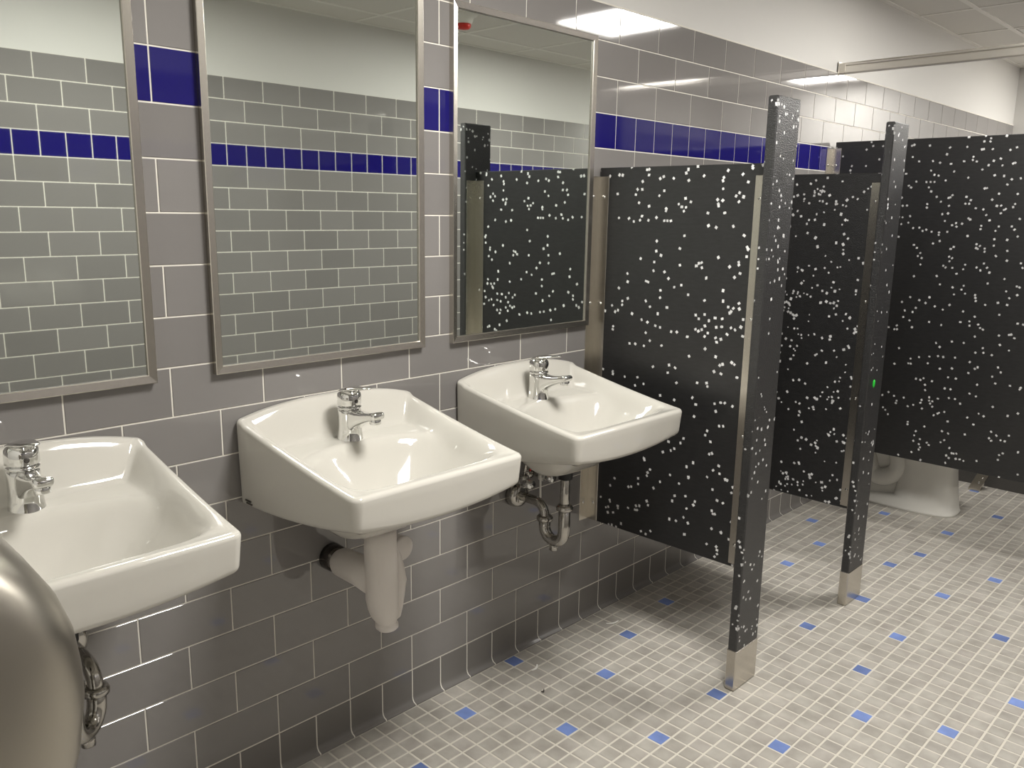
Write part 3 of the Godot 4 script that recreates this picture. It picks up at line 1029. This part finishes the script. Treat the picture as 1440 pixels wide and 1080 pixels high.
func plumbing() -> void:
	trap(SINK_X[0] + 0.08, 0.85, "chrome drain trap under the basin beside the hand dryer")
	trap(SINK_X[2], 0.0, "chrome drain trap under the basin next to the speckled screen")
	stop_valve(5.62, "chrome stop valve left of the bare chrome drain trap")
	stop_valve(6.5, "chrome stop valve right of the bare chrome drain trap")
	# red tag on the left valve and the thin white hose tie
	var st := start()
	add_box(st, V(-0.2, -0.16, -0.012), V(0.2, 0.16, 0.012), 0.0006)
	var rt := put(done(st), numbered("red_tag"), M.red, self, V(5.84, 6.15, 0.74))
	rt.rotation = Vector3(0.2, 0.3, 0.3)
	tag(rt, "small red tag on the valve under the basin", "tag")
	var rod := thing("supply_tube", V(6.34, 0, 0.55), "thin white supply tube hanging under the basin by the screen", "tube")
	put(tube_mesh([Vector3(0, 6.6, 0), Vector3(0, 5.9, 0), Vector3(0.03, 4.96, 0)], 0.032, 10), "tube", M.white_plastic, rod)
	put(lathe_mesh([[0.05, -0.08], [0.065, -0.06], [0.065, 0.06], [0.05, 0.08]], 12), "clip", M.white_plastic, rod, V(0.0, 5.6, 0))
	# wrapped drain under the middle basin
	var w := thing("wrapped_drain", V(-0.43, 0, 1.95), "drain pipe wrapped in a white vinyl safety cover under the middle basin", "pipe cover")
	var rings := []
	var prof := [[6.22, 0.36, 0.34, 0.0], [5.9, 0.365, 0.35, 0.0], [5.3, 0.37, 0.36, 0.01], [4.9, 0.375, 0.37, 0.02], [4.6, 0.37, 0.37, 0.03], [4.35, 0.35, 0.35, 0.06], [4.15, 0.31, 0.31, 0.09], [4.02, 0.25, 0.26, 0.12], [3.98, 0.23, 0.24, 0.13], [3.93, 0.26, 0.27, 0.135], [3.85, 0.26, 0.27, 0.14], [3.81, 0.22, 0.23, 0.14]]
	for p in prof:
		var ring := []
		for k in 28:
			var a: float = TAU * k / 28
			var wob := 1.0 + 0.02 * sin(3 * a + p[0] * 5.0)
			ring.append(V(cos(a) * p[1] * wob + p[3], p[0], sin(a) * p[2] * wob))
		rings.append(ring)
	st = start()
	st.set_smooth_group(0)
	add_rings(st, rings, true, true, true, true)
	put(done(st, true), "sleeve", M.vinyl, w)
	rings = []
	for p in [[5.75, 0.05, 0.1], [5.5, 0.16, 0.2], [5.2, 0.26, 0.27], [4.95, 0.31, 0.3], [4.86, 0.335, 0.3], [4.78, 0.315, 0.29], [4.5, 0.27, 0.27], [4.2, 0.2, 0.24], [4.0, 0.13, 0.2], [3.9, 0.04, 0.1]]:
		var ring := []
		for k in 24:
			var a: float = TAU * k / 24
			ring.append(V(cos(a) * p[1] * 0.9 + 0.44, p[0], sin(a) * p[2] - 0.12))
		rings.append(ring)
	st = start()
	st.set_smooth_group(0)
	add_rings(st, rings, true, true, true, true)
	put(done(st, true), "bend_cover", M.vinyl, w)
	put(tube_mesh([Vector3(-0.02, 5.0, -0.2), Vector3(-0.02, 5.02, -0.7), Vector3(-0.02, 5.0, -1.45), Vector3(-0.02, 5.0, -1.58)], [0.38, 0.36, 0.34, 0.28], 24), "arm_cover", M.vinyl, w)
	put(tube_mesh([Vector3(-0.02, 5.0, -1.56), Vector3(-0.02, 5.0, -1.7), Vector3(-0.02, 5.0, -1.94)], [0.26, 0.32, 0.33], 20), "wall_flange", M.dark_chrome, w)
	var vc := thing("valve_cover", V(1.25, 4.86, 0), "round white vinyl valve cover beside the wrapped drain", "pipe cover")
	put(tube_mesh([Vector3(0, 0, 0.0), Vector3(0.02, 0, 0.45), Vector3(0.03, 0, 0.5)], [0.29, 0.3, 0.28], 24), "sleeve", M.vinyl, vc)
	put(tube_mesh([Vector3(0.03, 0, 0.5), Vector3(0.035, 0, 0.58), Vector3(0.035, 0, 0.61)], [0.31, 0.31, 0.27], 24), "cap", M.vinyl, vc)

# ---------------------------------------------------------------- screens
func screws(parent: Node, spots: Array, axis: Vector3) -> void:
	for s in spots:
		var m := put(lathe_mesh([[0.05, 0.0], [0.048, 0.018], [0.03, 0.03], [0.004, 0.034]], 12), "screw", M.chrome, parent, s * U)
		m.basis = Basis(Quaternion(Vector3.UP, axis))

func angle_bracket(parent: Node, xf: float, side: float, z0: float, z1: float, y0: float, y1: float, wall_w: float, wall_at_low: bool) -> void:
	# one leg flat on the panel face (plane x = xf), the other on the wall or the post
	var st := start()
	var th := 0.025
	var a := xf
	var b := xf + side * th
	add_box(st, V(min(a, b), y0, z0), V(max(a, b), y1, z1), 0.0008)
	var w0 := xf
	var w1 := xf + side * wall_w
	if wall_at_low:
		add_box(st, V(min(w0, w1), y0, z0), V(max(w0, w1), y1, z0 + th), 0.0008)
	else:
		add_box(st, V(min(w0, w1), y0, z1 - th), V(max(w0, w1), y1, z1), 0.0008)
	var br := put(done(st), "bracket", M.steel, parent)
	var face := []
	var leg := []
	var zc := (z0 + z1) / 2 + (0.04 if wall_at_low else -0.04)
	for f in [0.055, 0.35, 0.65, 0.945]:
		face.append(Vector3(xf + side * th, lerpf(y0, y1, f), zc))
		leg.append(Vector3(xf + side * wall_w * 0.6, lerpf(y0, y1, f), z0 + th if wall_at_low else z1 - th))
	screws(br, face, Vector3(side, 0, 0))
	if wall_at_low:
		screws(br, leg, Vector3(0, 0, 1))

func screen(xc: float, y0: float, y1: float, pm: String, sticker: bool, label: String) -> void:
	var t := thing("urinal_screen", V(xc, 0, 0), label, "partition", "speckled black urinal screens")
	var pmesh := panel_mesh(0.125, y0, y1, 0.04, 5.56) if pm == "screen" else box_mesh(V(-0.125, y0, 0.04), V(0.125, y1, 5.56), 0.002)
	put(pmesh, "panel", M[pm], t)
	put(box_mesh(V(-0.6, 1.1, 5.56), V(0.6, 16.0, 5.83), 0.003), "pilaster", M.post, t)
	var st := start()
	var p := [V(-0.615, 0.0, 5.545), V(0.615, 1.22, 5.845)]
	add_box(st, p[0], p[1], 0.003)
	put(done(st), "shoe", M.steel, t)
	angle_bracket(t, -0.125, -1.0, 0.0, 0.4, y0 + 0.02, y1 - 0.25, 0.42, true)
	angle_bracket(t, 0.125, 1.0, 0.0, 0.4, y0 + 0.02, y1 - 0.25, 0.42, true)
	angle_bracket(t, -0.125, -1.0, 5.13, 5.558, y0 + 0.1, y1 - 0.3, 0.42, false)
	angle_bracket(t, 0.125, 1.0, 5.13, 5.558, y0 + 0.1, y1 - 0.3, 0.42, false)
	if sticker:
		var m := put(lathe_mesh([[0.1, 0.0], [0.1, 0.012], [0.08, 0.02]], 18, Vector2(0.85, 1.35)), "sticker", M.green, t, V(16.77 - xc, 7.75, 5.83), "small green round sticker")
		m.rotation = Vector3(PI / 2, 0, 0)

func screens() -> void:
	screen(9.39, 3.42, 14.43, "screen", false, "speckled black screen on a steel-footed post beside the end basin")
	screen(16.88, 3.28, 14.5, "dense", true, "densely speckled black screen with a green sticker on its post")
	var t := thing("stall_partition", V(25.1, 0, 0), "tall wide speckled black stall panel in front of the toilet", "partition")
	put(panel_mesh(0.125, 3.18, 16.2, 0.18, 11.9), "panel", M.stall, t)
	angle_bracket(t, -0.125, -1.0, 0.0, 0.45, 3.25, 15.95, 0.42, true)
	angle_bracket(t, 0.125, 1.0, 0.0, 0.45, 3.25, 15.95, 0.42, true)
	put(box_mesh(V(-0.9, 1.1, 11.9), V(0.9, 18.9, 12.17), 0.003), "pilaster", M.post, t)
	put(box_mesh(V(-0.915, 0.0, 11.885), V(0.915, 1.22, 12.185), 0.003), "shoe", M.steel, t)
	# headrail from the wall across the stall
	var h := thing("headrail", V(25.1, 19.17, 0), "long satin steel overhead rail fixed to the tiled wall", "rail")
	var prof := [Vector2(-0.1, -0.22), Vector2(-0.14, -0.18), Vector2(-0.14, 0.06), Vector2(-0.12, 0.09), Vector2(-0.14, 0.12), Vector2(-0.14, 0.16), Vector2(-0.08, 0.22), Vector2(0.08, 0.22), Vector2(0.14, 0.16), Vector2(0.14, -0.18), Vector2(0.1, -0.22)]
	var rings := []
	for z in [0.0, 12.6]:
		var ring := []
		for q in prof:
			ring.append(V(q.x, q.y, z))
		rings.append(ring)
	var st := start()
	add_rings(st, rings, true, false, true, true)
	put(done(st), "rail", M.rail_steel, h)
	st = start()
	add_box(st, V(-0.19, -0.27, 0.0), V(0.19, 0.27, 0.03), 0.001)
	add_box(st, V(-0.17, -0.2, 0.0), V(-0.14, 0.2, 0.3), 0.001)
	put(done(st), "wall_socket", M.steel, h)

# ---------------------------------------------------------------- toilet
func toilet() -> void:
	var t := thing("toilet", V(28.95, 0, 0), "white floor-standing toilet seen beneath the stall panel", "toilet")
	# each level: y, half width, z back, z front, squareness
	var lev := [[0.0, 1.22, 1.0, 5.62], [0.1, 1.22, 1.0, 5.62], [0.2, 1.17, 1.05, 5.56], [0.5, 1.1, 2.9, 5.5], [1.2, 1.02, 3.0, 5.4], [2.0, 0.98, 3.1, 5.32], [2.7, 1.08, 2.8, 5.4], [3.1, 1.3, 2.2, 5.75], [3.45, 1.55, 1.6, 6.2], [3.65, 1.65, 1.3, 6.4], [3.75, 1.62, 1.3, 6.38]]
	var rings := []
	for l in lev:
		var ring := []
		for k in 40:
			var a: float = TAU * k / 40
			var ex := 0.62 if l[0] < 2.5 else 0.85
			var cx: float = sign(cos(a)) * pow(abs(cos(a)), ex) * l[1]
			var cz: float = sign(sin(a)) * pow(abs(sin(a)), ex)
			ring.append(V(cx, l[0], (l[2] + l[3]) / 2 + cz * (l[3] - l[2]) / 2))
		rings.append(ring)
	var st := start()
	st.set_smooth_group(0)
	add_rings(st, rings, true, false, true, true)
	# trapway bulges on both sides of the foot, and the body behind them
	for s in [-1.0, 1.0]:
		add_tube(st, curve_through([Vector3(0.55 * s, 3.2, 2.4), Vector3(0.6 * s, 2.5, 2.95), Vector3(0.62 * s, 1.7, 3.05), Vector3(0.62 * s, 1.2, 2.5), Vector3(0.6 * s, 1.3, 1.9), Vector3(0.6 * s, 2.1, 1.55), Vector3(0.55 * s, 2.6, 1.2), Vector3(0.5 * s, 1.6, 0.95), Vector3(0.5 * s, 0.2, 0.95)]), 0.42, 14)
	add_box(st, V(-0.55, 0.1, 0.9), V(0.55, 3.5, 3.3), 0.02)
	put(done(st), "bowl", M.toilet_china, t)
	rings = []
	for l in [[3.75, 1.66], [3.8, 1.72], [3.95, 1.72], [4.02, 1.66], [4.02, 0.95], [3.9, 0.92]]:
		var ring := []
		for k in 36:
			var a: float = TAU * k / 36
			ring.append(V(cos(a) * l[1], l[0], 3.9 + sin(a) * l[1] * 1.5))
		rings.append(ring)
	st = start()
	st.set_smooth_group(0)
	add_rings(st, rings, true, false)
	put(done(st, true), "seat", M.white_plastic, t)
	put(tube_mesh([Vector3(0, 3.6, 1.5), Vector3(0, 4.2, 1.1), Vector3(0, 5.2, 0.9), Vector3(0, 8.4, 0.9)], 0.15, 14), "flush_pipe", M.chrome, t)
	put(lathe_mesh([[0.25, 8.0], [0.33, 8.1], [0.33, 8.8], [0.25, 9.0], [0.05, 9.05]], 20), "flush_valve", M.chrome, t, V(0, 0, 0.9))
	put(tube_mesh([Vector3(0, 8.5, 0.9), Vector3(0, 8.5, 0.0)], 0.14, 14), "wall_pipe", M.chrome, t)
	# floor bracket beyond the toilet
	var b := thing("floor_bracket", V(33.4, 0, 5.0), "small slanted steel foot bracket on the floor beyond the toilet", "bracket")
	st = start()
	var o := [Vector3(-0.18, 0.0, -0.2), Vector3(-0.18, 0.0, 0.3), Vector3(0.18, 0.0, 0.3), Vector3(0.18, 0.0, -0.2)]
	rings = []
	for q in [[0.0, 0.0], [0.1, 0.0], [1.2, 0.42], [1.25, 0.45]]:
		var ring := []
		for v in o:
			ring.append((v + Vector3(q[1] * 0.2, q[0], q[1])) * U)
		rings.append(ring)
	add_rings(st, rings, true, true, true, true)
	put(done(st), "foot", M.steel, b)
	screws(b, [Vector3(-0.15, 0.45, 0.23), Vector3(-0.12, 0.7, 0.36)], Vector3(-1, 0, 0))

# ---------------------------------------------------------------- hand dryer and alarm
func hand_dryer() -> void:
	var t := thing("hand_dryer", V(-10.5, 0, 8.1), "rounded brushed steel hand dryer on the side wall", "hand dryer")
	# [y, depth, half width]
	var lev := [[7.55, 0.95, 1.1], [7.6, 1.1, 1.2], [7.9, 1.28, 1.28], [8.3, 1.47, 1.34], [8.75, 1.59, 1.38], [9.18, 1.65, 1.4], [9.44, 1.65, 1.4], [9.77, 1.615, 1.4], [10.05, 1.53, 1.38], [10.38, 1.36, 1.34], [10.62, 1.19, 1.29], [10.85, 0.98, 1.22], [11.05, 0.72, 1.12], [11.18, 0.45, 0.98], [11.24, 0.2, 0.85]]
	var rings := []
	for l in lev:
		var ring := []
		for k in 33:
			var a: float = PI * k / 32
			var cz: float = -sign(cos(a)) * pow(abs(cos(a)), 0.5) * l[2]
			var cx: float = pow(abs(sin(a)), 0.5) * l[1] * 1.085
			ring.append(V(cx, l[0] - 0.18, cz))
		ring.append(V(0, l[0] - 0.18, l[2]))
		ring.append(V(0, l[0] - 0.18, -l[2]))
		rings.append(ring)
	var st := start()
	st.set_smooth_group(0)
	add_rings(st, rings, true, true, true, true)
	put(done(st, true), "cover", M.dryer, t)
	put(tube_mesh([Vector3(1.0, 7.75, 0), Vector3(1.08, 7.45, 0)], [0.35, 0.28], 18), "nozzle", M.black, t)

func alarm() -> void:
	var t := thing("ceiling_alarm", V(18.66, CEIL_Y, 16.5), "white ceiling alarm with a red lens, reflected in the mirror", "alarm")
	put(lathe_mesh([[0.35, -0.42], [0.42, -0.36], [0.52, -0.1], [0.7, -0.02], [0.7, 0.02]], 28), "base", M.white_plastic, t)
	put(lathe_mesh([[0.05, -0.68], [0.28, -0.64], [0.37, -0.55], [0.37, -0.42], [0.3, -0.4]], 28), "lens", M.red, t)

func scraps() -> void:
	# torn bits lying on the floor, each a thin curled strip
	var spots := [
		[Vector3(9.54, 0.0, 0.99), 0.55, 0.42, "curled white paper scrap on the floor under the speckled screen", M.white_plastic],
		[Vector3(5.67, 0.0, 1.1), -0.15, 0.3, "small bent white scrap on the floor near the wall base", M.white_plastic],
		[Vector3(4.96, 0.0, 2.07), 0.4, 0.09, "tiny dark crumb on the floor tiles below the basins", M.ink]]
	for q in spots:
		var st := start()
		var rings := []
		var n := 7
		for i in n:
			var t := float(i) / (n - 1) - 0.5
			var w: float = 0.035 * (1.0 - 1.5 * t * t)
			var y := 0.012 + 0.05 * (t + 0.5) * (t + 0.5)
			var x: float = t * q[2]
			var z: float = 0.06 * cos(t * 3.0)
			rings.append([V(x, y - 0.01, z - w), V(x, y - 0.01, z + w), V(x, y + 0.006, z + w), V(x, y + 0.006, z - w)])
		add_rings(st, rings, true, true, true, true)
		var o := put(done(st), numbered("floor_crumb" if q[4] == M.ink else "paper_scrap"), q[4], self, q[0] * U)
		o.rotation.y = -q[1]
		tag(o, q[3], "crumb" if q[4] == M.ink else "scrap")

func _ready() -> void:
	rng.seed = 7
	make_materials()
	camera_and_light()
	room()
	mirror(0, "steel framed mirror above the basin beside the hand dryer")
	mirror(1, "steel framed mirror between the two other mirrors, reflecting only tiles")
	mirror(2, "steel framed mirror next to the screen, reflecting the speckled panel")
	screens()
	basins()
	plumbing()
	toilet()
	hand_dryer()
	alarm()
	scraps()
